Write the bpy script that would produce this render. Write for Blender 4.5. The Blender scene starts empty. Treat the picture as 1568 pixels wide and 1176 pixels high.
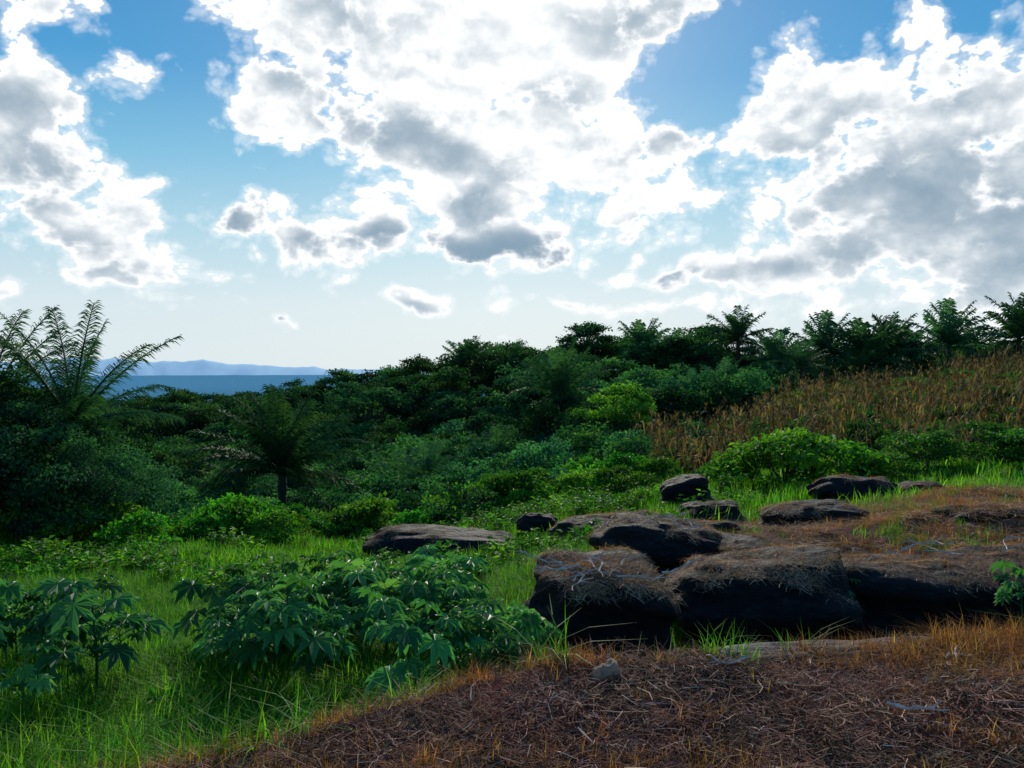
import bpy, math, numpy as np
from mathutils import Vector
R = np.random.default_rng(7)
scene = bpy.context.scene
COL = scene.collection

# ------------------------------------------------------------------ helpers
class MB:
    def __init__(s): s.v=[]; s.f=[]; s.m=[]; s.a=[]; s.n=0
    def add(s, V, F, mat=0, var=0.5):
        V=np.asarray(V,float).reshape(-1,3); F=np.asarray(F,int).reshape(-1,4)
        s.v.append(V); s.f.append(F+s.n); s.n+=len(V)
        s.m.append(np.full(len(F),mat) if np.isscalar(mat) else mat)
        s.a.append(np.full(len(F),var) if np.isscalar(var) else var)
    def mesh(s,name,mats,smooth=False):
        V=np.concatenate(s.v); F=np.concatenate(s.f); M=np.concatenate(s.m); A=np.concatenate(s.a)
        me=bpy.data.meshes.new(name)
        me.vertices.add(len(V)); me.vertices.foreach_set('co',V.astype('f').ravel())
        me.loops.add(len(F)*4); me.loops.foreach_set('vertex_index',F.astype('i').ravel())
        me.polygons.add(len(F)); me.polygons.foreach_set('loop_start',np.arange(0,len(F)*4,4,dtype='i'))
        me.polygons.foreach_set('material_index',M.astype('i'))
        me.polygons.foreach_set('use_smooth',np.full(len(F),smooth))
        at=me.attributes.new('var','FLOAT','FACE'); at.data.foreach_set('value',A.astype('f'))
        for m in mats: me.materials.append(m)
        me.update(calc_edges=True); 
        return me
def obj(name,me,loc=(0,0,0),rz=0,sc=1,parent=None,link=True):
    o=bpy.data.objects.new(name,me); o.location=loc; o.rotation_euler=(0,0,rz)
    o.scale=(sc,)*3 if np.isscalar(sc) else sc
    if link: COL.objects.link(o)
    if parent: o.parent=parent
    return o
def unit(v): 
    v=np.asarray(v,float); return v/(np.linalg.norm(v,axis=-1,keepdims=True)+1e-9)
def tube(mb,P,Rr,sides=6,mat=0,var=.5):
    P=np.asarray(P,float); n=len(P); T=np.gradient(P,axis=0); T=unit(T)
    ref=np.array([0.3,1,0.1]) if abs(T[0][2])>.7 else np.array([0,0,1.])
    A=unit(np.cross(T,ref)); B=np.cross(T,A)
    th=np.linspace(0,2*np.pi,sides,endpoint=False)
    V=P[:,None]+np.asarray(Rr).reshape(-1,1,1)*(np.cos(th)[None,:,None]*A[:,None]+np.sin(th)[None,:,None]*B[:,None])
    F=[]
    for i in range(n-1):
        for j in range(sides):
            k=(j+1)%sides; F.append((i*sides+j,i*sides+k,(i+1)*sides+k,(i+1)*sides+j))
    mb.add(V.reshape(-1,3),F,mat,var)
def leaves(mb,C,D,N,L,W,mat,var):
    C=np.asarray(C); D=unit(D); S=unit(np.cross(D,N)); U=np.cross(S,D)
    L=np.asarray(L).reshape(-1,1); W=np.asarray(W).reshape(-1,1)
    a=C; b=C+D*L*.45+S*W*.5+U*W*.12; c=C+D*L-U*L*.12; d=C+D*L*.45-S*W*.5+U*W*.12
    V=np.stack([a,b,c,d],1).reshape(-1,3); F=np.arange(len(C)*4).reshape(-1,4)
    mb.add(V,F,mat,var)
def blade(mb,base,az,h,lean,w,mat,var,seg=3):
    d=np.array([math.cos(az),math.sin(az),0]); s=np.array([-d[1],d[0],0]); V=[]
    for i in range(seg+1):
        t=i/seg; p=np.array(base)+d*lean*h*t*t+np.array([0,0,1])*h*(t-0.35*lean*t*t)
        ww=w*(1-t)**.7+w*.06; V+= [p-s*ww/2,p+s*ww/2]
    F=[(2*i,2*i+1,2*i+3,2*i+2) for i in range(seg)]
    mb.add(V,F,mat,var)
_w=np.random.default_rng(3); _k=[( _w.uniform(0,2*np.pi), _w.uniform(0,6.28)) for _ in range(24)]
def fbm(x,y,f=1.,oct=4):
    r=0; a=1.
    for o in range(oct):
        for j in range(4):
            th,ph=_k[o*4+j]; r=r+a*np.sin(f*(x*math.cos(th)+y*math.sin(th))+ph+1.7*np.sin(f*.6*(y*math.cos(th)-x*math.sin(th))+ph*2))*.35
        f*=2.1; a*=.5
    return r

# ------------------------------------------------------------------ terrain
YR=np.array([0,3,5,7,10,14,20,30,45,60,80,105,140,250,600,2000,7000,80000.])
UC=np.array([-1,-.64,-.4,-.25,-.1,0,.1,.2,.4,.64,1.])
Z=np.array([
[-1.8]*11,
[-1.95,-1.95,-2.0,-2.1,-2.2,-2.2,-2.25,-2.25,-2.2,-2.2,-2.1],
[-2.2,-2.2,-2.25,-2.3,-2.3,-2.35,-2.4,-2.4,-2.4,-2.3,-2.2],
[-2.5,-2.5,-2.5,-2.5,-2.5,-2.5,-2.5,-2.5,-2.55,-2.45,-2.2],
[-2.9,-2.9,-2.9,-2.9,-2.9,-2.8,-2.5,-2.3,-1.95,-1.75,-1.6],
[-3.5,-3.5,-3.5,-3.5,-3.4,-3.2,-2.9,-2.6,-2.45,-2.15,-2],
[-4.3,-4.3,-4.5,-4.5,-4.3,-3.9,-3.4,-3.1,-3.0,-2.6,-2],
[-6,-6.2,-6.8,-6.6,-6.0,-5.4,-4.7,-4.2,-3.6,-2.9,-2],
[-8,-8.5,-9.2,-9.0,-8.2,-7.4,-6.6,-5.8,-3.6,-2.2,-1],
[-9,-10,-10.8,-10.3,-9.3,-8.4,-7.2,-6.0,-3.0,-1.2,0],
[-8.5,-10,-10.3,-9.6,-8.0,-6.4,-4.8,-3.6,-2.3,-.8,.5],
[-8,-8,-8.6,-7.6,-5.2,-3.3,-1.3,-1.6,-1.8,-1.2,0],
[-16,-16,-16,-15,-13,-12,-10,-9,-7,-6,-5],
[-45]*5+[-42,-40,-38,-35,-30,-30],
[-110]*11,[-230]*11,[-250]*11,[-250]*11])
EX=np.array([-6,-3,-2.2,-1.6,-.8,0,.5,1,2.8,5,9]); EY=np.array([-3,.6,2.2,2.95,3.5,3.88,3.95,4.07,4.4,4.7,5])
def H(x,y):
    x=np.asarray(x,float); y=np.asarray(y,float)
    r=np.hypot(x,y); th=np.arctan2(x,y); tc=np.clip(th,-math.pi/4,math.pi/4)
    yy=r*np.cos(tc); u=np.tan(tc)
    ly=np.log(yy+1.5); LY=np.log(YR+1.5)
    i=np.clip(np.searchsorted(LY,ly)-1,0,len(YR)-2); fy=np.clip((ly-LY[i])/(LY[i+1]-LY[i]),0,1)
    j=np.clip(np.searchsorted(UC,u)-1,0,len(UC)-2); fx=np.clip((u-UC[j])/(UC[j+1]-UC[j]),0,1); fx=fx*fx*(3-2*fx)
    z=(Z[i,j]*(1-fx)+Z[i,j+1]*fx)*(1-fy)+(Z[i+1,j]*(1-fx)+Z[i+1,j+1]*fx)*fy
    z=z+np.where(yy>200,0,1)*fbm(x,y,.9,3)*np.clip(yy/100,.04,.25)
    e=np.interp(x,EX,EY)+.07*fbm(x*2,x*0,2.,2)
    s=np.clip((e-y+.4)/.5,0,1); s=s*s*(3-2*s)
    m=-1.5+.05*fbm(x,y,2.2,3)+.02*np.clip(x,-2,3)
    return z*(1-s)+m*s
def onmound(x,y): return y<np.interp(x,EX,EY)-.05

# ------------------------------------------------------------------ materials
def newmat(name):
    m=bpy.data.materials.new(name); m.use_nodes=True; nt=m.node_tree; nt.nodes.clear()
    o=nt.nodes.new('ShaderNodeOutputMaterial'); return m,nt,o
def nd(nt,t,**k):
    n=nt.nodes.new(t)
    for a,b in k.items(): setattr(n,a,b)
    return n
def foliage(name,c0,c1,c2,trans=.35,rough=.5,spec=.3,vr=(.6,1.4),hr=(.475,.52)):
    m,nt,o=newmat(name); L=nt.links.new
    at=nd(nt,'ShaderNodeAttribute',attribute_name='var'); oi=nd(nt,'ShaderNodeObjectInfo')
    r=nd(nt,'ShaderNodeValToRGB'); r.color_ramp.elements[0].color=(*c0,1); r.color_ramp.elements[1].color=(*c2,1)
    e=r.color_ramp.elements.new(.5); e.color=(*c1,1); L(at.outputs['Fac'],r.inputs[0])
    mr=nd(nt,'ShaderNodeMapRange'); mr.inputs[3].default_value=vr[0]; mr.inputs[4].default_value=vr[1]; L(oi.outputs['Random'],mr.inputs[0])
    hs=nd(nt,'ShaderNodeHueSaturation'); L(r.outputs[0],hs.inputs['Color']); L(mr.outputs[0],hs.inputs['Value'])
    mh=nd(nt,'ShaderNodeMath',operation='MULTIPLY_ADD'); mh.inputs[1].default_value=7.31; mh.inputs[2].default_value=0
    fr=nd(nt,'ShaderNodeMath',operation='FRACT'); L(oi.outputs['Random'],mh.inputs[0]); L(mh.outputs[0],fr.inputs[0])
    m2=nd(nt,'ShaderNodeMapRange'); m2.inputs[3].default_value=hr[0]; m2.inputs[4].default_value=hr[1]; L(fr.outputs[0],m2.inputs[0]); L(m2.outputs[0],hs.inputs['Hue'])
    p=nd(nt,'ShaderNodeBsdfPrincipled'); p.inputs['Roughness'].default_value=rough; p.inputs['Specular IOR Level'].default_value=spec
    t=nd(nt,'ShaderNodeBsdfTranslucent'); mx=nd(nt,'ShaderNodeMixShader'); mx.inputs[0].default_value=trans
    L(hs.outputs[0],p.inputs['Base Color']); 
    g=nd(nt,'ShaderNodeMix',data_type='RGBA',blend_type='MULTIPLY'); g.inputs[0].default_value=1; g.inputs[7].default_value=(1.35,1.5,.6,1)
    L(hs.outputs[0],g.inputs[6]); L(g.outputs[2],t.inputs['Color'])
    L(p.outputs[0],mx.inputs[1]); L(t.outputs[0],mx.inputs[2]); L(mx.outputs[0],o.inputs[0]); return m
def noisy(name,c0,c1,scale=8,rough=.9,bump=.3,c2=None,stretch=(1,1,1),spec=.2):
    m,nt,o=newmat(name); L=nt.links.new
    tc=nd(nt,'ShaderNodeTexCoord'); mp=nd(nt,'ShaderNodeMapping'); mp.inputs['Scale'].default_value=stretch
    n=nd(nt,'ShaderNodeTexNoise'); n.inputs['Scale'].default_value=scale; n.inputs['Detail'].default_value=8; n.inputs['Roughness'].default_value=.65
    L(tc.outputs['Object'],mp.inputs[0]); L(mp.outputs[0],n.inputs[0])
    r=nd(nt,'ShaderNodeValToRGB'); r.color_ramp.elements[0].position=.3; r.color_ramp.elements[1].position=.72
    r.color_ramp.elements[0].color=(*c0,1); r.color_ramp.elements[1].color=(*(c2 or c1),1)
    if c2: e=r.color_ramp.elements.new(.55); e.color=(*c1,1)
    p=nd(nt,'ShaderNodeBsdfPrincipled'); p.inputs['Roughness'].default_value=rough; p.inputs['Specular IOR Level'].default_value=spec
    b=nd(nt,'ShaderNodeBump'); b.inputs['Strength'].default_value=bump; b.inputs['Distance'].default_value=.1
    L(n.outputs[0],r.inputs[0]); L(r.outputs[0],p.inputs['Base Color']); L(n.outputs[0],b.inputs['Height']); L(b.outputs[0],p.inputs['Normal']); L(p.outputs[0],o.inputs[0]); return m

M_tree=foliage('forest_leaf',(.007,.028,.016),(.018,.068,.025),(.055,.15,.035),.38,.7,.08,(.45,1.9),(.46,.535))
M_vbush=foliage('hazy_valley_leaf',(.012,.058,.032),(.028,.112,.046),(.08,.23,.05),.42,.7,.08,(.45,1.75),(.46,.535))  # bluish leaf tint stands in for the haze over the valley
M_bush=foliage('bush_leaf',(.016,.075,.014),(.035,.14,.020),(.08,.24,.03),.42,.6,.12)
M_bright=foliage('bright_leaf',(.022,.10,.012),(.050,.18,.014),(.12,.31,.02),.45,.6,.15)
M_grass=foliage('grass_blade',(.030,.11,.010),(.075,.24,.014),(.19,.40,.025),.5,.6,.12)
M_palm=foliage('palm_leaf',(.014,.055,.030),(.036,.115,.055),(.09,.20,.075),.35,.6,.1)
M_castor=foliage('castor_leaf',(.02,.10,.030),(.050,.18,.052),(.11,.30,.09),.38,.5,.2)
M_dry=foliage('dry_grass',(.13,.040,.012),(.34,.14,.035),(.62,.34,.12),.4,.8,.08)
M_corn=foliage('dry_corn',(.08,.046,.022),(.17,.10,.045),(.30,.20,.095),.33,.8,.1,(.5,1.4))
M_straw=foliage('straw',(.08,.028,.020),(.26,.125,.080),(.72,.52,.38),.1,.8,.1)
M_hay=foliage('hay',(.16,.075,.045),(.42,.24,.15),(.75,.55,.38),.25,.8,.1)
M_bark=noisy('bark',(.02,.015,.01),(.07,.055,.04),14)
M_twig=noisy('dead_wood',(.3,.21,.17),(.7,.58,.5),20)
M_rock=noisy('dark_rock',(.003,.003,.004),(.009,.007,.008),7,.75,1.,(.036,.026,.025),(1,1,2.5),.2)
M_stone=noisy('tan_stone',(.14,.08,.055),(.42,.27,.19),12)

# ------------------------------------------------------------------ ground sheet
rr=np.concatenate([[0.02],np.arange(.3,12,.07),np.geomspace(12,220,130),np.geomspace(235,80000,50)])
tt=np.concatenate([np.radians(np.linspace(-62,62,330)),np.radians(np.linspace(62,298,42))[1:-1]])
RR,TT=np.meshgrid(rr,tt,indexing='ij'); X=RR*np.sin(TT); Y=RR*np.cos(TT); ZZ=H(X,Y)
nr,nt_=RR.shape; idx=np.arange(nr*nt_).reshape(nr,nt_)
F=np.stack([idx[:-1],np.roll(idx,-1,1)[:-1],np.roll(idx,-1,1)[1:],idx[1:]],-1).reshape(-1,4)
mb=MB(); mb.add(np.stack([X,Y,ZZ],-1),F[:,::-1])
def cornzone(x,y):
    u=x/np.maximum(y,.1); return (y>25+fbm(x,y,.3,2)*2)&(y<70)&(u>np.where(y<42,.165,.2)+fbm(y,x,.25,2)*.03)&((y<64)|(u>.34))
def dryzone(x,y):
    u=x/np.maximum(y,.1); return (y>7.9)&(y<13.2+fbm(x,y,.8,2))&(u>.22+.05*fbm(x,y,1.,2))
M_ground,nt,o=newmat('ground'); L=nt.links.new
a=nd(nt,'ShaderNodeAttribute',attribute_name='gcol'); n=nd(nt,'ShaderNodeTexNoise'); n.inputs['Scale'].default_value=3; n.inputs['Detail'].default_value=10; n.inputs['Roughness'].default_value=.7
g=nd(nt,'ShaderNodeNewGeometry'); L(g.outputs['Position'],n.inputs[0])
mr=nd(nt,'ShaderNodeMapRange'); mr.inputs[1].default_value=.3; mr.inputs[2].default_value=.7; mr.inputs[3].default_value=.3; mr.inputs[4].default_value=1.9; L(n.outputs[0],mr.inputs[0])
mx=nd(nt,'ShaderNodeVectorMath',operation='SCALE'); L(a.outputs['Vector'],mx.inputs[0]); L(mr.outputs[0],mx.inputs['Scale'])
p=nd(nt,'ShaderNodeBsdfPrincipled'); p.inputs['Roughness'].default_value=1; p.inputs['Specular IOR Level'].default_value=0
b=nd(nt,'ShaderNodeBump'); b.inputs['Strength'].default_value=.6; b.inputs['Distance'].default_value=.05; L(n.outputs[0],b.inputs['Height']); L(b.outputs[0],p.inputs['Normal'])
L(mx.outputs[0],p.inputs['Base Color']); L(p.outputs[0],o.inputs[0])
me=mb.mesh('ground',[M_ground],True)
C=np.tile(np.array([.014,.04,.008]),(X.size,1)); xf,yf=X.ravel(),Y.ravel(); rf=RR.ravel()
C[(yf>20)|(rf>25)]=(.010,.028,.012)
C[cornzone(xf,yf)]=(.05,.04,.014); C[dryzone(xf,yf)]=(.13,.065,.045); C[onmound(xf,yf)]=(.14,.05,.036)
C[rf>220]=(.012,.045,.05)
k=np.clip((np.log(np.maximum(rf,1))-math.log(1500))/2,0,1)[:,None]; C=C*(1-k)+np.array([.09,.25,.36])*k  # far ground blends to blue with distance: aerial haze put into its colour
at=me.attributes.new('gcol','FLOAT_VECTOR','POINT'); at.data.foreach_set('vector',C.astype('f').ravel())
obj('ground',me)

# distant hills
mb=MB(); th=np.radians(np.linspace(-60,60,300)); prof=[]
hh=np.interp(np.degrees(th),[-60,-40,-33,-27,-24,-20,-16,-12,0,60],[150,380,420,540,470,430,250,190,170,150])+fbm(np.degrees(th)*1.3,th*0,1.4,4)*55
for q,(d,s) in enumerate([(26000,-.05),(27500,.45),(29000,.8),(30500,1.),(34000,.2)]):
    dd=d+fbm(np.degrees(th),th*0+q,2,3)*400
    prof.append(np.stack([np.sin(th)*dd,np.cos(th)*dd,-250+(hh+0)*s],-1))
V=np.stack(prof,0); n1=len(th); ii=np.arange(5*n1).reshape(5,n1)
F=np.stack([ii[:-1,:-1],ii[:-1,1:],ii[1:,1:],ii[1:,:-1]],-1).reshape(-1,4); mb.add(V,F)
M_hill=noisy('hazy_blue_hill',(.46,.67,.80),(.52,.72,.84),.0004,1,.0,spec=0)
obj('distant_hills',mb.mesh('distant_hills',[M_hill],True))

# ------------------------------------------------------------------ instancing
def source(name,meshes):
    c=bpy.data.collections.new(name)
    for i,m in enumerate(meshes):
        o=bpy.data.objects.new('%s_part_%02d'%(name,i),m); c.objects.link(o)
    return c
def scatter(name,coll,P,S,rot=None,rng=R):
    n=len(P); me=bpy.data.meshes.new(name); me.vertices.add(n); me.vertices.foreach_set('co',np.asarray(P,'f').ravel())
    k=len(coll.objects)
    if rot is None: rot=np.stack([rng.normal(0,.08,n),rng.normal(0,.08,n),rng.uniform(0,6.28,n)],-1)
    S=np.asarray(S,float); S=np.repeat(S[:,None],3,1) if S.ndim==1 else S
    a=me.attributes.new('rot','FLOAT_VECTOR','POINT'); a.data.foreach_set('vector',rot.astype('f').ravel())
    a=me.attributes.new('scl','FLOAT_VECTOR','POINT'); a.data.foreach_set('vector',S.astype('f').ravel())
    a=me.attributes.new('pick','INT','POINT'); a.data.foreach_set('value',rng.integers(0,k,n).astype('i'))
    o=obj(name,me)
    ng=bpy.data.node_groups.new(name+'_gn','GeometryNodeTree')
    ng.interface.new_socket('Geometry',in_out='INPUT',socket_type='NodeSocketGeometry'); ng.interface.new_socket('Geometry',in_out='OUTPUT',socket_type='NodeSocketGeometry')
    gi=ng.nodes.new('NodeGroupInput'); go=ng.nodes.new('NodeGroupOutput'); L=ng.links.new
    ci=ng.nodes.new('GeometryNodeCollectionInfo'); ci.inputs['Collection'].default_value=coll; ci.inputs['Separate Children'].default_value=True; ci.inputs['Reset Children'].default_value=True
    ip=ng.nodes.new('GeometryNodeInstanceOnPoints'); ip.inputs['Pick Instance'].default_value=True
    def na(nm,t):
        q=ng.nodes.new('GeometryNodeInputNamedAttribute'); q.data_type=t; q.inputs['Name'].default_value=nm; return q.outputs['Attribute']
    er=ng.nodes.new('FunctionNodeEulerToRotation'); L(na('rot','FLOAT_VECTOR'),er.inputs[0])
    L(gi.outputs[0],ip.inputs['Points']); L(ci.outputs[0],ip.inputs['Instance']); L(na('pick','INT'),ip.inputs['Instance Index'])
    L(er.outputs[0],ip.inputs['Rotation']); L(na('scl','FLOAT_VECTOR'),ip.inputs['Scale']); L(ip.outputs[0],go.inputs[0])
    md=o.modifiers.new('scatter','NODES'); md.node_group=ng
    return o

# ------------------------------------------------------------------ plant meshes
def tree_mesh(name,rng,h=7,w=6,nl=3200,ls=.32,mat=M_tree,clumps=22,trunk=.3,cr0=.11,cr1=.22):
    mb=MB()
    P=[(rng.normal(0,.02)*i*h*.15,rng.normal(0,.02)*i*h*.15,h*.6*i/5-0.4) for i in range(6)]
    tube(mb,P,np.linspace(.035*h*.6,.012*h,6),7,1)
    per=nl//clumps
    for c in range(clumps):
        a=rng.uniform(0,6.28); q=rng.uniform(-.45,1); rad=math.sqrt(max(0,1-q*q))*rng.uniform(.5,1.15)
        cc=np.array([math.cos(a)*rad*w*.42,math.sin(a)*rad*w*.42,h*trunk+h*(1-trunk)*(.42+.42*q)+rng.normal(0,h*.045)])
        st=np.array(P[rng.integers(2,6)])
        mid=(st+cc)/2+np.array([0,0,-.04*h]); tube(mb,[st,mid,cc],[.012*h,.008*h,.003*h],4,1)
        cr=w*rng.uniform(cr0,cr1)
        d=unit(rng.normal(size=(per,3))); d[:,2]=np.abs(d[:,2])*.9-.25
        pos=cc+d*cr*rng.uniform(.35,1.15,(per,1))*np.array([1.15,1.15,.8])
        D=unit(d*.7+rng.normal(size=(per,3))*.6+np.array([0,0,-.25])); N=unit(d+rng.normal(size=(per,3))*.6+np.array([0,0,.5]))
        l=ls*rng.uniform(.6,1.3,per)
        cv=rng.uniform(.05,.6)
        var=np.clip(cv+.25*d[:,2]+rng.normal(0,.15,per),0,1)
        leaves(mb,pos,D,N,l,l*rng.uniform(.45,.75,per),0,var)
    return mb.mesh(name,[mat,M_bark])
rg=np.random.default_rng(11)
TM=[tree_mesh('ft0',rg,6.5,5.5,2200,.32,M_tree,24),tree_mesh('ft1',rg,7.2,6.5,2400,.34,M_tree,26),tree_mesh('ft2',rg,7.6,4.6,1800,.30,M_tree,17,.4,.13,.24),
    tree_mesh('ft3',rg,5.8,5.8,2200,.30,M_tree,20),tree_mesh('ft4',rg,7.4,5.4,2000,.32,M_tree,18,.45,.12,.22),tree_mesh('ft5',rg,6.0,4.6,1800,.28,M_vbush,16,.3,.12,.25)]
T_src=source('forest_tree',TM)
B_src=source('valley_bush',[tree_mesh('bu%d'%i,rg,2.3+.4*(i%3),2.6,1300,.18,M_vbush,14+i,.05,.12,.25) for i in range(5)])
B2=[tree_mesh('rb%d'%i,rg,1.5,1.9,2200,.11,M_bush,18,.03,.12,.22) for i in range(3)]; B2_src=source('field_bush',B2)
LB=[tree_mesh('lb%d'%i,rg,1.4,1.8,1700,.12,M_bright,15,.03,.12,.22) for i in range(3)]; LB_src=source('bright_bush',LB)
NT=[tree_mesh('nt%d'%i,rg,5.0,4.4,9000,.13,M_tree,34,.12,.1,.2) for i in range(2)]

def palm_mesh(name,rng,trunk=5,L=3.6,nf=20,emin=-10,emax=80,droop=70,ll=.6,nl=34,lw=1.4):
    mb=MB()
    if trunk>.2:
        zz=np.linspace(-.8,trunk,12); tube(mb,[(.08*math.sin(z*.5),.05*z*.3,z) for z in zz],[.17+.03*(i%2) for i in range(12)],8,1)
    top=np.array([.08*math.sin(trunk*.5),.015*trunk,max(trunk,0)])
    for k in range(nf):
        f=(k+.5)/nf; az=k*2.39996+rng.normal(0,.15); e0=math.radians(emin+(emax-emin)*f**.8+rng.normal(0,5)); Lf=L*rng.uniform(.8,1.1)*(1-.2*abs(f-.6))
        dr=math.radians(droop)*rng.uniform(.7,1.25)*(1.1-.5*f)
        n=14; p=top.copy(); pts=[p.copy()]; tg=[]
        h=np.array([math.cos(az),math.sin(az),0])
        for i in range(n):
            t=i/n; e=e0-dr*t**1.4; d=h*math.cos(e)+np.array([0,0,math.sin(e)]); p=p+d*Lf/n; pts.append(p.copy()); tg.append(d)
        tg.append(tg[-1]); pts=np.array(pts); tg=np.array(tg)
        tube(mb,pts,np.linspace(.045,.008,n+1),3,0,.6)
        S=np.array([-h[1],h[0],0]); vv=rng.uniform(.1,.7)
        for q in range(nl):
            t=.12+.87*q/nl; i=t*n; i0=int(i); fr=i-i0; b=pts[i0]*(1-fr)+pts[min(i0+1,n)]*fr; T=tg[i0]; U=np.cross(S,T)*-1
            if U[2]<0: U=-U
            l=ll*(math.sin(math.pi*(.18+.74*t))**.6)*rng.uniform(.8,1.1)
            for sd in (-1,1):
                a=math.radians(40+rng.normal(0,9)); d=S*sd*math.cos(a)+T*math.sin(a)+U*rng.normal(.1,.2); d=unit(d)
                w=.035*L/3.6*lw; m=b+d*l*.5; e=b+d*l*.95+np.array([0,0,-.38*l])
                wv=unit(T*.8+U*.35)*w*.5
                mb.add([b-wv*.6,b+wv*.6,m+wv,m-wv,e+wv*.15,e-wv*.15],[(0,1,2,3),(3,2,4,5)],0,np.clip(vv+rng.normal(0,.12),0,1))
    return mb.mesh(name,[M_palm,M_bark])
rg=np.random.default_rng(5)
PM=[palm_mesh('palm_a',rg,3.6,4.4,30,-20,86,55,1.0,34,2.8),palm_mesh('palm_b',rg,3.0,4.9,32,-10,86,52,1.05,34,2.8),palm_mesh('palm_c',rg,5.0,3.7,28,-20,86,50,.95,30,2.8),
    palm_mesh('palm_low',rg,4.0,4.8,30,0,84,60,.9,40,1.8),palm_mesh('palm_up',rg,2.4,3.7,15,10,84,42,.55,80,.8),palm_mesh('palm_small',rg,1.2,3.2,20,10,84,55,.7,30,1.9),
    palm_mesh('palm_wide',rg,2.5,4.2,34,-5,85,60,.8,64,1.4)]
def palm(u,y,m,sc=1,rz=0,dz=0,nm='palm_tree'):
    x=u*y; obj(nm,PM[m],(x,y,float(H(x,y))+dz),rz,sc)

# ------------------------------------------------------------------ scatter forest
def pts(n,u0,u1,y0,y1,rng=R):
    y=np.sqrt(rng.uniform(y0**2,y1**2,n)); u=rng.uniform(u0,u1,n); return u*y,y
def P3(x,y,dz=0): return np.stack([x,y,H(x,y)+dz],-1)
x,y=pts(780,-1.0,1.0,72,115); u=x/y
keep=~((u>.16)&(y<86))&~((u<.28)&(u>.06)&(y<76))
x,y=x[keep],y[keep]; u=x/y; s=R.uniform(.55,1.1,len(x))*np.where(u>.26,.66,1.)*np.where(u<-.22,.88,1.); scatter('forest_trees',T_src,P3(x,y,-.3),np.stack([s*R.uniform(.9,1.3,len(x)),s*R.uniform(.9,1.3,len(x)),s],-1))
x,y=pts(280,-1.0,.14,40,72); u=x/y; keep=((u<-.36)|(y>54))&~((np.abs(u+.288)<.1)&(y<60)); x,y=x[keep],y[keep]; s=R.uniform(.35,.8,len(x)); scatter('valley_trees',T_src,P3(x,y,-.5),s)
x,y=pts(1500,-.95,.33,21,80); u=x/y; keep=~((u>.0)&(y<25))&~cornzone(x,y)&~((np.abs(u+.288)<.04)&(y<34)&(y>29))
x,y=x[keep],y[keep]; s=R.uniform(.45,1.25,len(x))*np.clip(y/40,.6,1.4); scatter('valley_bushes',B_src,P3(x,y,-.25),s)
x,y=pts(380,-.8,.3,17.5,34); u=x/y; keep=~((u>-.28)&(y<21+8*(u+.1)))&~cornzone(x,y)
x,y=x[keep],y[keep]; s=R.uniform(.4,1.1,len(x)); scatter('edge_bushes',LB_src,P3(x,y,-.15),s)
x,y=pts(400,.12,.9,62,90); keep=~cornzone(x,y)&(y>67); x,y=x[keep],y[keep]; scatter('ridge_bushes',B_src,P3(x,y,-.3),R.uniform(.5,1.0,len(x)))
for i,(u,y,s) in enumerate([(-.66,19,.95),(-.60,20,.86),(-.545,18.5,.62),(-.72,17,.9),(-.62,17.5,.75),(-.50,21,.66),(-.80,19,1.),(-.58,24,.9)]):
    x=u*y; obj('broadleaf_tree',NT[i%2],(x,y,float(H(x,y))-.3),i*1.3,(s,s,s))
rg=np.random.default_rng(21)
x,y=.127*50,50; obj('small_round_tree',tree_mesh('round_tree',rg,4.9,4.6,4600,.2,M_bright,22,.42,.1,.19),(x,y,float(H(x,y))+.5),0,1)
for i,(u,y,s) in enumerate([(.30,19.5,.95),(.34,19,1.15),(.375,19.3,1.1),(.41,20,.9),(.27,20.5,.7),(.46,20.5,.75),(.52,21,.8),(.6,21,.9),(.66,20,.9),(.5,24,.9),(.58,25,1.),(.13,23,.8),(.1,25,1.0),(.16,22,.6)]):
    x=u*y; obj('leafy_bush',(LB if i<5 or i>10 else B2)[i%3],(x,y,float(H(x,y))-.15),i*1.7,(s*1.25,s*1.25,s))
for i,(u,y,s) in enumerate([(-.31,30,1.),(-.27,29.5,1.1),(-.29,28,1.),(-.25,31,.9)]):
    x=u*y; obj('leafy_bush',B2[i%3],(x,y,float(H(x,y))-.1),i*1.7,(s*1.4,s*1.4,s*1.1))

palm(.281,86,2,1.1,.3,.0); palm(.163,98,1,1.0,1,.6); palm(-.058,103,1,.9,2,1.8); palm(-.048,100,2,.85,.4,1.4)
palm(.33,84,1,.95,1.2,-.2); palm(.392,79,0,1.1,2.1,-.5); palm(.44,75,1,1.1,.7,-.6); palm(.47,77,0,1.05,3.,-.8); palm(.492,80,1,.9,2.2,-.5); palm(.545,76,0,1.12,1.9,-.7); palm(.57,80,1,.8,.9,-.5); palm(.63,74,0,1.12,.2,-.7); palm(.68,76,1,1.0,.2,-.5)
palm(.062,64,3,1.05,1.,.3); palm(.43,71,5,1.0,1); palm(.225,70,5,1.1,2); palm(.06,78,0,.9,2); palm(.26,76,5,1.2,.2); palm(.36,72,3,.65,.2); palm(.2,92,0,.85,.8,.5)
palm(-.288,33.5,6,1.0,.8,.5); palm(-.15,40,5,.8,1.8,.6); palm(-.11,43,5,.8,.2,.8); palm(-.34,44,5,1.,.2,1.); palm(-.02,47,5,.9,.2,.6)
palm(-.553,19.8,4,.95,.35,.6); palm(-.655,20.5,4,.95,2.2,.7)

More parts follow.
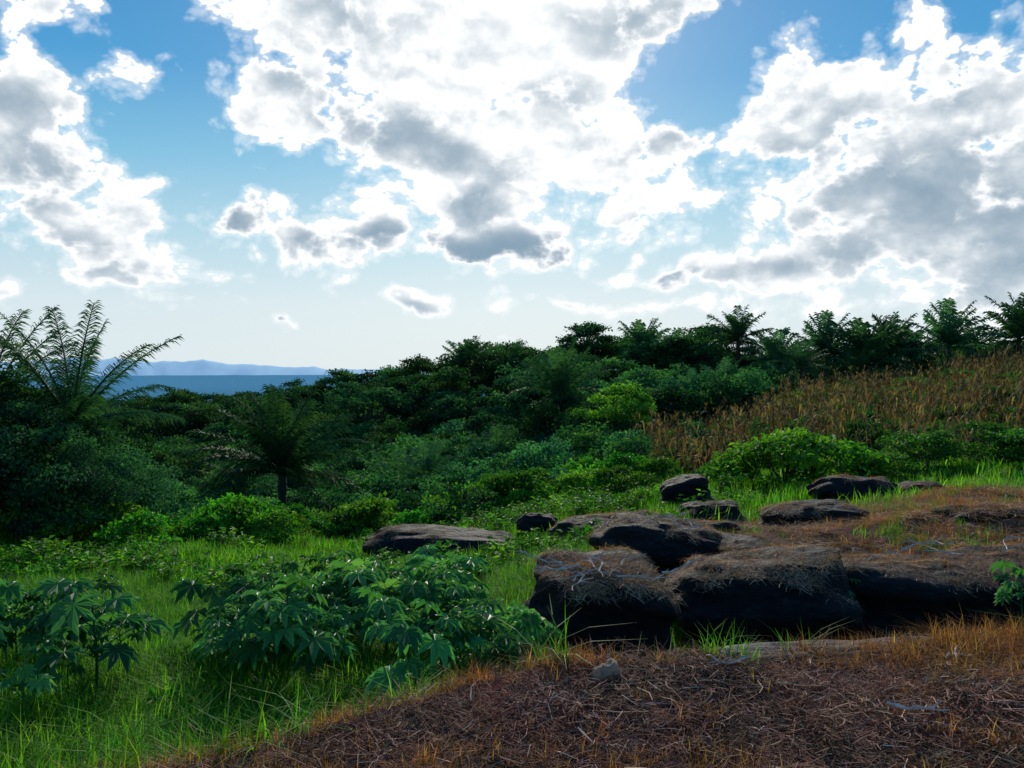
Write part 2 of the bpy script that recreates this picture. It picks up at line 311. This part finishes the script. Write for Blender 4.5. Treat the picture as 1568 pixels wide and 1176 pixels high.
# ------------------------------------------------------------------ corn
def corn_mesh(name,rng):
    mb=MB(); h=rng.uniform(1.6,2.4); P=[(rng.normal(0,.03)*i,rng.normal(0,.03)*i,h*i/5) for i in range(6)]
    tube(mb,P,np.linspace(.022,.008,6),4,0,.8)
    for i in range(9):
        t=rng.uniform(.2,.95); b=(0,0,h*t); az=rng.uniform(0,6.28); l=rng.uniform(.4,.75); d=np.array([math.cos(az),math.sin(az),0]); s=np.array([-d[1],d[0],0])*.04; V=[]
        for q in range(5):
            k=q/4; p=np.array(b)+d*l*.6*k+np.array([0,0,l*(.6*k-1.5*k*k)]); w=(1-k)**.5+.1; V+=[p-s*w,p+s*w]
        mb.add(V,[(2*q,2*q+1,2*q+3,2*q+2) for q in range(4)],0,rng.uniform(0,1))
    for i in range(5):
        az=rng.uniform(0,6.28); blade(mb,(P[-1][0],P[-1][1],h-.05),az,.35,.5,.03,0,.8)
    return mb.mesh(name,[M_corn])
rg=np.random.default_rng(31); C_src=source('corn_stalk',[corn_mesh('cs%d'%i,rg) for i in range(6)])
x,y=pts(4800,.10,.9,23,70); keep=(cornzone(x,y)&(fbm(x,y,.28,3)>-.5))|((x/y>.14)&(y>23)&(y<42)&(fbm(x,y,.5,3)>.1)); x,y=x[keep],y[keep]; scatter('corn_field',C_src,P3(x,y,-.1),R.uniform(.6,1.15,len(x)))
x,y=pts(2000,.17,.9,26,70); keep=(fbm(x,y,.45,3)>-.3); x,y=x[keep],y[keep]; scatter('field_weeds',B2_src,P3(x,y,-.1),R.uniform(.4,1.2,len(x)))

# ------------------------------------------------------------------ grass
def tuft(name,rng,n,h,w,rad,lean,mat):
    mb=MB()
    for i in range(n):
        a=rng.uniform(0,6.28); r=rad*math.sqrt(rng.uniform()); blade(mb,(r*math.cos(a),r*math.sin(a),-.02),rng.uniform(0,6.28),h*rng.uniform(.45,1.15),rng.uniform(.1,lean),w*rng.uniform(.6,1.3),0,np.clip(rng.normal(.5,.25),0,1))
    return mb.mesh(name,[mat])
rg=np.random.default_rng(41)
G_src=source('grass_tuft',[tuft('gt%d'%i,rg,40,.26,.008,.17,1.1,M_grass) for i in range(5)])
GF_src=source('far_grass_tuft',[tuft('gf%d'%i,rg,30,.26,.016,.24,.9,M_grass) for i in range(4)])
GL_src=source('long_grass_tuft',[tuft('gl%d'%i,rg,28,.40,.010,.12,1.6,M_grass) for i in range(4)])
D_src=source('dry_tuft',[tuft('dt%d'%i,rg,20,.14,.0034,.06,1.7,M_dry) for i in range(5)])
def litter(name,rng,n,rad,mat,l0=.04,l1=.15,zs=.015,b0=1.0,b1=3.0):
    mb=MB()
    for i in range(n):
        a=rng.uniform(0,6.28); r=rad*math.sqrt(rng.uniform()); p=np.array([r*math.cos(a),r*math.sin(a),rng.uniform(0,zs)]); b=rng.uniform(0,6.28)
        d=np.array([math.cos(b),math.sin(b),rng.normal(0,.12)]); l=rng.uniform(l0,l1); s=np.array([-d[1],d[0],.3])*rng.uniform(.001,.0025)
        m=p+d*l*.5+rng.normal(0,.01,3); e=p+d*l+rng.normal(0,.015,3)
        mb.add([p-s,p+s,m+s,m-s,e+s*.5,e-s*.5],[(0,1,2,3),(3,2,4,5)],0,np.clip(rng.beta(b0,b1),0,1))
    return mb.mesh(name,[mat])
S_src=source('straw_bits',[litter('sl%d'%i,rg,70,.15,M_straw) for i in range(5)])
HY_src=source('hay_bits',[litter('hy%d'%i,rg,65,.13,M_hay,.06,.2,.02,1.2,1.8) for i in range(4)])
def weed_mesh(name,rng,h=.3,n=70,ls=.08,mat=M_bright):
    mb=MB()
    for s in range(5):
        a=rng.uniform(0,6.28); tip=np.array([math.cos(a)*h*.5,math.sin(a)*h*.5,h*rng.uniform(.6,1.1)]); tube(mb,[(0,0,0),tip*[.4,.4,.6],tip],[.004,.003,.002],3,0,.4)
        m=n//5; t=rng.uniform(.2,1,(m,1)); pos=tip*t; D=unit(rng.normal(size=(m,3))*[1,1,.35]); N=np.tile([0,0,1.],(m,1))+rng.normal(0,.3,(m,3))
        l=ls*rng.uniform(.6,1.2,m); leaves(mb,pos,D,N,l,l*.6,0,np.clip(rng.normal(.5,.25),0,1)*np.ones(m))
    return mb.mesh(name,[mat])
W_src=source('weed',[weed_mesh('wd%d'%i,rg) for i in range(4)])
def meadowkeep(x,y): return ~onmound(x,y+.1)&~dryzone(x,y)
x,y=pts(7000,-.8,.3,4,12); k=meadowkeep(x,y); x,y=x[k],y[k]; scatter('meadow_grass',G_src,P3(x,y),R.uniform(.45,1.1,len(x)))
x,y=pts(5500,-.8,.3,11,24); k=meadowkeep(x,y); x,y=x[k],y[k]; scatter('far_meadow_grass',GF_src,P3(x,y),R.uniform(.6,1.4,len(x)))
x=R.uniform(-5.5,5,1700); y=R.uniform(1.5,7.0,1700); k=meadowkeep(x,y-.1)&(np.hypot(x,y)>2.5)&((x<-.3)|(R.uniform(0,1,1700)<.75)); x,y=x[k],y[k]; scatter('long_grass',GL_src,P3(x,y),R.uniform(.35,1.0,len(x))*np.where(x>-.3,.8,1))
x,y=pts(1200,.25,.8,12.5,30); scatter('slope_grass',GF_src,P3(x,y),R.uniform(.6,1.6,len(x)))
x,y=pts(2200,-.8,.3,4.5,23); k=meadowkeep(x,y)&(fbm(x+9,y,.7,3)>.05)&((y>10)|(R.uniform(0,1,2200)<.3)); x,y=x[k],y[k]; scatter('meadow_weeds',W_src,P3(x,y),R.uniform(.5,1.2,len(x))*np.where(y>10,1.4,.8))
x,y=pts(260,-.05,.62,5.2,8.5); k=meadowkeep(x,y); x,y=x[k],y[k]; scatter('dry_patches',D_src,P3(x,y),R.uniform(1.2,2.6,len(x)))
# mound
x=R.uniform(-3,4.5,10000); y=R.uniform(1.6,5,10000); k=onmound(x,y)&(fbm(x,y,1.8,3)+.22*(x-.5)+R.normal(0,.4,10000)>.08); x,y=x[k],y[k]; scatter('dry_grass',D_src,P3(x,y),R.uniform(.35,1.2,len(x))*np.clip(1+.18*(x-.6),.85,1.5))
x=R.uniform(-2.2,4.5,800); y=np.interp(x,EX,EY)+R.normal(.0,.07,800); scatter('dry_grass_fringe',D_src,P3(x,y),R.uniform(.4,1.2,len(x)))
x=R.uniform(-3,4.5,3300); y=R.uniform(1.6,5,3300); k=onmound(x,y+.05); x,y=x[k],y[k]; scatter('straw_litter',S_src,P3(x,y,.003),R.uniform(.6,1.3,len(x)))
x=R.uniform(-3,4.5,1100); y=R.uniform(1.6,5,1100); k=onmound(x,y+.05)&(fbm(x+5,y,1.5,3)>.0); x,y=x[k],y[k]; scatter('hay_litter',HY_src,P3(x,y,.003),R.uniform(.6,1.2,len(x)))
x,y=pts(2600,.2,.9,7.9,14.5); k=dryzone(x,y)&(fbm(x,y,1.1,3)>-.5); x,y=x[k],y[k]; scatter('terrace_dry_grass',D_src,P3(x,y),R.uniform(.7,1.7,len(x)))
x,y=pts(1300,.2,.9,7.9,14.5); k=dryzone(x,y); x,y=x[k],y[k]; scatter('terrace_hay',HY_src,P3(x,y,.005),R.uniform(1,1.8,len(x)))
x,y=pts(420,.2,.9,8.3,14.5); k=dryzone(x,y)&(fbm(x+3,y,1.3,2)>0); x,y=x[k],y[k]; scatter('terrace_grass',G_src,P3(x,y),R.uniform(.4,.9,len(x)))

# castor plants
def castor(name,rng,h=.7,n=13,ls=.19):
    mb=MB()
    tube(mb,[(0,0,-.05),(.02,.01,h*.5),(0,.03,h)],[.012,.009,.005],5,0,.3)
    for i in range(n):
        t=rng.uniform(.35,1); az=i*2.4+rng.normal(0,.3); b=np.array([0.01,.02,h*t]); d=np.array([math.cos(az),math.sin(az),0]); pl=rng.uniform(.15,.34)*(1.3-.5*t)
        c=b+d*pl+np.array([0,0,pl*.45]); tube(mb,[b,(b+c)/2+[0,0,.02],c],[.005,.004,.003],3,0,.5)
        N=unit(np.array([0,0,1.])+d*rng.uniform(.1,.7)+rng.normal(0,.15,3)); A=unit(np.cross(np.cross(N,d),N)); B=np.cross(N,A)
        s=ls*rng.uniform(.6,1.25); v=np.clip(rng.normal(.5,.25),0,1)
        for k in range(9):
            a=(k-4)*math.radians(36)+rng.normal(0,.05); ll=s*(1-.10*abs(k-4))
            D=A*math.cos(a)+B*math.sin(a); Sd=-A*math.sin(a)+B*math.cos(a); e=N*.0008*k
            V=[c+e, c+D*ll*.55+Sd*ll*.17+e+N*.012, c+D*ll*.6-N*.012+e, c+D*ll*.55-Sd*ll*.17+e+N*.012, c+D*ll-N*ll*.28+e, c+D*ll*.8+Sd*ll*.09-N*.02+e, c+D*ll*.8-Sd*ll*.09-N*.02+e]
            mb.add(V,[(0,1,5,2),(2,5,4,6),(0,2,6,3)],0,v+.04*(k%2))
    return mb.mesh(name,[M_castor])
rg=np.random.default_rng(51); CM=[castor('castor%d'%i,rg,rg.uniform(.5,.72),12,.21) for i in range(4)]
cx=[];cy=[]
for (u0,u1,y0,y1,n) in [(-.40,-.18,5.2,7.2,22),(-.22,-.05,6.4,8.8,20),(-.14,.03,5.0,6.8,12),(-.66,-.48,4.9,6.8,12),(-.34,-.1,7.5,9,7)]:
    a,b=pts(n,u0,u1,y0,y1); cx.append(a); cy.append(b)
x=np.concatenate(cx); y=np.concatenate(cy); 
for i in range(len(x)): obj('castor_plant',CM[i%4],(x[i],y[i],float(H(x[i],y[i]))),R.uniform(0,6),R.uniform(.55,1.05))
for (u,y,s,dz) in [(.40,7.1,.5,.35),(.415,7.3,.45,.4),(.64,6.8,.8,.3),(.16,6.9,.5,0.1)]: obj('castor_plant',CM[1],(u*y,y,float(H(u*y,y))+dz-.1),1,s)

# ------------------------------------------------------------------ rocks
topP=[]
def rock(cx,cy,zt,zb,w,d,seed,rz=0,tilt=0,mat=M_rock,name='boulder',cover=1.,sub=5):
    import bmesh
    bm=bmesh.new(); bmesh.ops.create_icosphere(bm,subdivisions=sub,radius=1); me=bpy.data.meshes.new(name); bm.to_mesh(me); bm.free()
    n=len(me.vertices); co=np.empty(n*3,'f'); me.vertices.foreach_get('co',co); v=co.reshape(-1,3).astype(float)
    p=4.2; nn=(np.abs(v)**p).sum(1)**(1/p); v=v/nn[:,None]
    q=seed*3.1
    v=v*(1+.10*fbm(v[:,0]+q,v[:,1]+v[:,2]*1.3,1.6,3)+.0)[:,None]
    v[:,0]*=1+.10*np.sin(v[:,2]*2+q)
    led=np.sin(v[:,2]*6.5+1.2*fbm(v[:,0]+q,v[:,1],1.5,2)+q); hs=np.array([1,1,0.]); v=v*(1+hs*(.075*np.sign(led)*np.abs(led)**.4)[:,None])
    v=v+unit(v)*(.035*fbm(v[:,0]*3+q,v[:,2]*5+v[:,1]*3,3.,3))[:,None]
    h=zt-zb+.25; v=v*np.array([w/2,d/2,h/2]); c,s=math.cos(tilt),math.sin(tilt); v=np.stack([v[:,0]*c-v[:,2]*s,v[:,1],v[:,0]*s+v[:,2]*c],-1)
    me.vertices.foreach_set('co',v.astype('f').ravel()); 
    for pl in me.polygons: pl.use_smooth=True
    me.materials.append(mat); me.update()
    o=obj(name,me,(cx,cy,(zt+zb-.25)/2),rz)
    if cover:
        nr=np.empty(n*3,'f'); me.vertices.foreach_get('normal',nr); nr=nr.reshape(-1,3); k=(nr[:,2]>.78)&(v[:,2]>h*.2)&(v[:,1]>-.44*d)&(fbm(v[:,0]+q,v[:,1],3.,2)>-.6)
        vv=v[k]; c,s=math.cos(rz),math.sin(rz); vv=np.stack([vv[:,0]*c-vv[:,1]*s+cx,vv[:,0]*s+vv[:,1]*c+cy,vv[:,2]+(zt+zb-.25)/2],-1); topP.append((vv,nr[k],w*d*cover))
    return o
rock(.68,6.7,-1.66,-2.45,1.1,1.2,1,.2,-.05,cover=2.2)
rock(2.25,7.4,-1.74,-2.5,1.5,1.3,2,-.05,0.02,cover=.8)
rock(3.75,7.9,-1.90,-2.6,1.9,1.3,3,.1,-.05,cover=1.3)
rock(5.2,8.0,-1.88,-2.5,1.6,1.3,9,.1,.05,cover=1.3)
rock(1.72,9.2,-1.78,-2.4,1.4,1.1,4,.1,-.12,cover=.5)
rock(2.7,9.0,-1.92,-2.4,1.2,.8,5,.3,-.1,cover=1.)
rock(-1.1,14.0,-2.86,-3.5,2.7,1.2,6,-.06,-.03,cover=.25)
rock(.47,14.6,-2.72,-3.3,.8,.5,7,0,0,cover=0)
rock(.3,12.2,-2.82,-3.3,1.1,.6,21,.1,.03,cover=0)
rock(6.2,14.4,-1.96,-2.6,1.4,1.,8,0,-.05,cover=.3)
rock(7.2,14.2,-2.06,-2.5,.9,.7,10,0,.1,cover=.2)
rock(3.4,15.6,-2.15,-2.75,1.0,.7,11,0,.2,cover=0)
rock(1.65,12.6,-2.36,-2.9,1.7,1.,12,.2,.1,cover=.6)
rock(2.5,11.0,-2.12,-2.6,1.4,.7,22,.1,-.05,cover=.6)
rock(4.2,11.2,-1.92,-2.4,1.5,.8,13,.2,.0,cover=.6)
rock(3.2,13.0,-2.2,-2.6,1.0,.7,16,.2,.0,cover=.3)
rock(5.9,9.9,-1.74,-2.2,1.3,.7,23,.1,.0,cover=.9)
rock(.43,3.72,-1.39,-1.5,.15,.11,14,.2,.0,M_stone,'stone',0,4); rock(.54,3.66,-1.43,-1.5,.07,.06,15,.5,.0,M_stone,'stone',0,4)
rock(1.9,4.22,-1.46,-1.8,2.0,.35,17,.13,.0,noisy('grey_slab',(.03,.02,.02),(.16,.12,.11),9,.8,.5),'rock_slab',0)
A=[];AR=[];B=[]
for vv,nn_,ar in topP:
    n=int(75*ar); k=R.integers(0,len(vv),n); A.append(vv[k]); m_=nn_[k]; AR.append(np.stack([-np.arcsin(np.clip(m_[:,1],-1,1)),np.arcsin(np.clip(m_[:,0],-1,1)),np.zeros(n)],-1)); n=int(11*ar); k=R.integers(0,len(vv),n); B.append(vv[k])
A=np.concatenate(A);B=np.concatenate(B);AR=np.concatenate(AR); A[:,2]-=.004
scatter('rock_hay',HY_src,A,R.uniform(.45,.8,len(A)),AR); scatter('rock_dry_grass',D_src,B,R.uniform(.4,.9,len(B)))
def twigs(name,cx,cy,z,n,ln,rad):
    mb=MB(); rng=np.random.default_rng(int(cx*100)+9)
    for i in range(n):
        p=np.array([rng.normal(0,rad),rng.normal(0,rad*.7),.03+rng.uniform(0,.05)]); a=rng.uniform(0,6.28); P=[p.copy()]
        for k in range(6): a+=rng.normal(0,.35); p=p+np.array([math.cos(a),math.sin(a),rng.normal(0,.15)])*ln/6; P.append(p.copy())
        tube(mb,P,np.linspace(.009,.003,7),4)
        for j in (2,4):
            a2=a+rng.choice([-1,1])*rng.uniform(.5,1); q=P[j]; e=q+np.array([math.cos(a2),math.sin(a2),rng.uniform(0,.4)])*ln*.35; tube(mb,[q,(q+e)/2+rng.normal(0,.01,3),e],[.006,.004,.002],4)
    return obj(name,mb.mesh(name,[M_twig]),(cx,cy,z))
twigs('dead_branch',.78,6.4,-1.67,14,.45,.18); twigs('dead_branch',4.3,7.8,-1.86,4,.7,.3); twigs('dead_branch',1.6,3.6,-1.46,4,.25,.5); twigs('dead_branch',1.8,8.9,-1.76,5,.4,.2)

# ------------------------------------------------------------------ sky
w=bpy.data.worlds.new('World'); scene.world=w; w.use_nodes=True; nt=w.node_tree; nt.nodes.clear(); L=nt.links.new
try: w.cycles.sampling_method='NONE'
except Exception as e: print(e)
SUN_EL,SUN_AZ=math.radians(24),math.radians(1)
def M(op,a,b=None,c=None,clamp=False):
    n=nd(nt,'ShaderNodeMath',operation=op); n.use_clamp=clamp
    for i,v in enumerate([a,b,c]):
        if v is None: continue
        if isinstance(v,(int,float)): n.inputs[i].default_value=v
        else: L(v,n.inputs[i])
    return n.outputs[0]
def sstep(v,a,b):
    n=nd(nt,'ShaderNodeMapRange',interpolation_type='SMOOTHSTEP'); L(v,n.inputs[0]); n.inputs[1].default_value=a; n.inputs[2].default_value=b; return n.outputs[0]
def mixc(f,a,b):
    n=nd(nt,'ShaderNodeMix',data_type='RGBA')
    if isinstance(f,float): n.inputs[0].default_value=f
    else: L(f,n.inputs[0])
    for s,v in ((6,a),(7,b)):
        if isinstance(v,tuple): n.inputs[s].default_value=(*v,1)
        else: L(v,n.inputs[s])
    return n.outputs[2]
tc=nd(nt,'ShaderNodeTexCoord'); sp=nd(nt,'ShaderNodeSeparateXYZ'); L(tc.outputs['Generated'],sp.inputs[0])
az=M('ARCTAN2',sp.outputs[0],sp.outputs[1]); el=M('ARCSINE',sp.outputs[2])
cb=nd(nt,'ShaderNodeCombineXYZ'); L(az,cb.inputs[0]); L(el,cb.inputs[1]); Pv=cb.outputs[0]
def VM(op,a,b,s=None,c=None):
    n=nd(nt,'ShaderNodeVectorMath',operation=op)
    for i,v in enumerate([a,b,c]):
        if v is None: continue
        if isinstance(v,tuple): n.inputs[i].default_value=v
        else: L(v,n.inputs[i])
    if s is not None: n.inputs['Scale'].default_value=s
    return n.outputs[0]
def noise(v,sc,det,rough,color=False,dist=0):
    n=nd(nt,'ShaderNodeTexNoise'); n.noise_dimensions='2D'; L(v,n.inputs[0]); n.inputs['Scale'].default_value=sc; n.inputs['Detail'].default_value=det; n.inputs['Roughness'].default_value=rough; n.inputs['Distortion'].default_value=dist
    return n.outputs[1 if color else 0]
wn=VM('MULTIPLY',VM('SUBTRACT',noise(Pv,7,3,.5,True),(.5,.5,.5)),(1,1,0)); Pw=VM('ADD',Pv,VM('SCALE',wn,None,.08))
_rot={}
def rotated(a):
    if a==0: return Pw
    if a not in _rot:
        mp=nd(nt,'ShaderNodeMapping'); mp.inputs['Rotation'].default_value=(0,0,-math.radians(a)); L(Pw,mp.inputs[0]); _rot[a]=mp.outputs[0]
    return _rot[a]
def blobs(lst,k,sm=.25):
    acc=None
    for (px,py,rx,ry,rot,st) in lst:
        rot=min((-20,-10,0,12,28),key=lambda q:abs(q-rot))
        u=(px-784)/1230; a=math.atan(u); e=math.atan((562-py)/1230*math.cos(a)); c,s=math.cos(math.radians(rot)),math.sin(math.radians(rot))
        cx_,cy_=a*c+e*s,-a*s+e*c; ix,iy=1230/(rx*k),1230/(ry*k)
        v2=VM('MULTIPLY_ADD',rotated(rot),(ix,iy,0),None,(-cx_*ix,-cy_*iy,0))
        g=nd(nt,'ShaderNodeTexGradient',gradient_type='SPHERICAL'); L(v2,g.inputs[0])
        v=M('MULTIPLY',g.outputs[1],st)
        acc=v if acc is None else M('SMOOTH_MAX',acc,v,sm)
    return acc
pos=[(40,190,150,140,0,1.2),(60,20,110,55,0,.9),(205,125,70,60,0,.95),(130,345,210,70,-22,1.25),(10,290,80,60,0,.9),(365,345,85,68,0,1.15),(480,375,140,50,-12,1.15),(575,370,75,45,0,1.1),
 (480,30,190,110,-10,1.25),(640,90,300,140,-8,1.35),(840,60,270,140,0,1.35),(1020,10,150,80,15,1.0),(430,170,150,65,-8,1.15),(640,230,260,100,-15,1.3),(870,220,270,140,-5,1.35),(1030,225,130,90,-10,1.1),(700,310,220,75,0,1.25),(980,310,220,70,0,1.1),(780,375,190,55,-3,1.4),
 (1240,170,180,120,0,1.35),(1470,150,190,100,10,1.25),(1400,290,260,180,0,1.35),(1560,380,170,260,0,1.25),(1180,310,90,60,30,.9),(1300,410,160,100,0,.95),(1390,60,60,80,10,.95),(1350,0,60,35,0,.9),
 (645,465,56,22,-4,1.3),(420,482,60,16,0,1.05),(1035,425,60,26,0,1.3),(965,418,60,22,-10,1.0),(1160,430,130,34,4,1.15),(1040,468,180,22,0,.75),(850,462,150,24,0,.75),(180,425,110,25,-10,1.0),(10,425,50,24,0,.9),(1300,470,240,28,0,.85),(200,285,80,28,-5,.85)]
neg=[(1070,100,85,65,25,1.5),(1110,150,50,50,0,1.2),(290,230,80,100,0,1.0),(1290,30,80,40,0,.8),(270,40,55,50,0,.9),(200,220,60,40,0,.7),(1150,20,60,60,0,.8)]
F1=blobs(pos,1.4); F2=blobs(neg,1.4)
Ps=VM('MULTIPLY',Pv,(1,1.4,1)); N1=noise(Ps,8.0,9,.57,dist=.2)
N2=noise(Ps,10,5,.5); off=VM('ADD',Ps,(-.0,.022,0)); N2b=noise(off,10,5,.5)
vo=nd(nt,'ShaderNodeTexVoronoi'); vo.voronoi_dimensions='2D'; vo.feature='F1'; vo.inputs['Scale'].default_value=24; vo.inputs['Detail'].default_value=3; vo.inputs['Roughness'].default_value=.55; L(VM('ADD',Ps,VM('SCALE',wn,None,.05)),vo.inputs['Vector'])
bil=M('SUBTRACT',.5,vo.outputs[0])
D=M('ADD',M('ADD',M('MULTIPLY',F1,1.35),M('MULTIPLY',M('SUBTRACT',N1,.5),1.7)),M('ADD',M('MULTIPLY',bil,.6),-.52)); D=M('SUBTRACT',D,M('MULTIPLY',F2,.9))
mask=M('MAXIMUM',sstep(D,-.05,.13),M('MULTIPLY',sstep(D,-.32,.1),.42))
grey=[(40,215,90,90,0,.9),(130,375,160,35,-22,1.0),(365,350,70,50,0,1.3),(480,392,90,26,-10,1.0),(575,375,50,28,0,1.2),(600,195,230,38,-20,1.0),(780,390,165,32,-3,2.2),(715,325,50,40,0,1.2),(500,50,130,50,0,.5),(960,30,140,45,20,1.2),(840,150,60,32,0,1.2),(1040,205,60,32,0,.9),
 (1260,230,130,90,0,.6),(1420,300,220,150,0,.85),(1530,340,130,250,0,.95),(1340,420,150,70,0,.6),(1035,432,40,13,0,1.3),(640,474,40,9,0,.8),(940,350,70,18,0,.8),(420,484,45,10,0,1.3),(250,408,90,20,-20,1.0)]
Gf=blobs(grey,1.4,.15)
rel=M('SUBTRACT',N2,N2b)
sv=(math.sin(SUN_AZ)*math.cos(SUN_EL),math.cos(SUN_AZ)*math.cos(SUN_EL),math.sin(SUN_EL))
dt=nd(nt,'ShaderNodeVectorMath',operation='DOT_PRODUCT'); L(tc.outputs['Generated'],dt.inputs[0]); dt.inputs[1].default_value=sv
dpos=M('MAXIMUM',dt.outputs['Value'],0); glow=M('POWER',dpos,20); core=M('POWER',dpos,110)
shade=M('ADD',M('MULTIPLY',Gf,1.5),M('MULTIPLY',rel,2.6)); shade=M('ADD',shade,M('MULTIPLY',M('SUBTRACT',N2,.55),1.0)); shade=M('ADD',shade,M('MULTIPLY',bil,-.5)); shade=M('MULTIPLY',shade,sstep(D,.08,.65))
shade=M('MULTIPLY',M('MAXIMUM',shade,0),M('SUBTRACT',1.1,M('MULTIPLY',core,.5)))
shade=M('SUBTRACT',1,M('POWER',2.718,M('MULTIPLY',shade,-1.15)))
ccol=mixc(shade,(1.12,1.13,1.13),(.23,.35,.46))
ramp=nd(nt,'ShaderNodeValToRGB'); L(M('MULTIPLY',el,1/1.2),ramp.inputs[0]); cr=ramp.color_ramp
cr.elements[0].position=0; cr.elements[0].color=(.68,.80,.84,1); cr.elements[1].position=.9; cr.elements[1].color=(.04,.16,.45,1)
for p_,c_ in [(.06,(.66,.80,.87,1)),(.13,(.44,.69,.82,1)),(.20,(.20,.53,.77,1)),(.28,(.05,.34,.68,1)),(.38,(.03,.26,.60,1))]:
    e=cr.elements.new(p_); e.color=c_
clear=mixc(M('MULTIPLY',glow,.12),ramp.outputs[0],(.85,.95,1.0))
sky=nd(nt,'ShaderNodeTexSky'); sky.sky_type='NISHITA'; sky.sun_disc=False; sky.sun_elevation=SUN_EL; sky.sun_rotation=SUN_AZ
nsc=VM('SCALE',sky.outputs[0],None,.08)
clear=mixc(.08,clear,nsc)
final=mixc(mask,clear,ccol)
hz=sstep(el,.13,.0); final=mixc(M('MULTIPLY',hz,.5),final,(.74,.84,.89))
final=mixc(M('MULTIPLY',core,.15),final,(1.3,1.3,1.28))
bg=nd(nt,'ShaderNodeBackground'); L(final,bg.inputs[0]); bg.inputs[1].default_value=1.0
ow=nd(nt,'ShaderNodeOutputWorld'); L(bg.outputs[0],ow.inputs[0])

sl=bpy.data.lights.new('sun','SUN'); sl.energy=4.2; sl.angle=math.radians(1.5); sl.color=(1,.93,.80)
so=obj('sun',sl); so.rotation_euler=Vector(sv).to_track_quat('Z','Y').to_euler()

cam=bpy.data.cameras.new('camera'); cam.sensor_width=36; cam.lens=36*1230/1568; cam.clip_end=200000; cam.clip_start=.05
co=obj('camera',cam); co.rotation_euler=(math.radians(90-1.21),0,0); scene.camera=co
scene.view_settings.view_transform='Standard'; scene.view_settings.look='None'; scene.view_settings.exposure=0
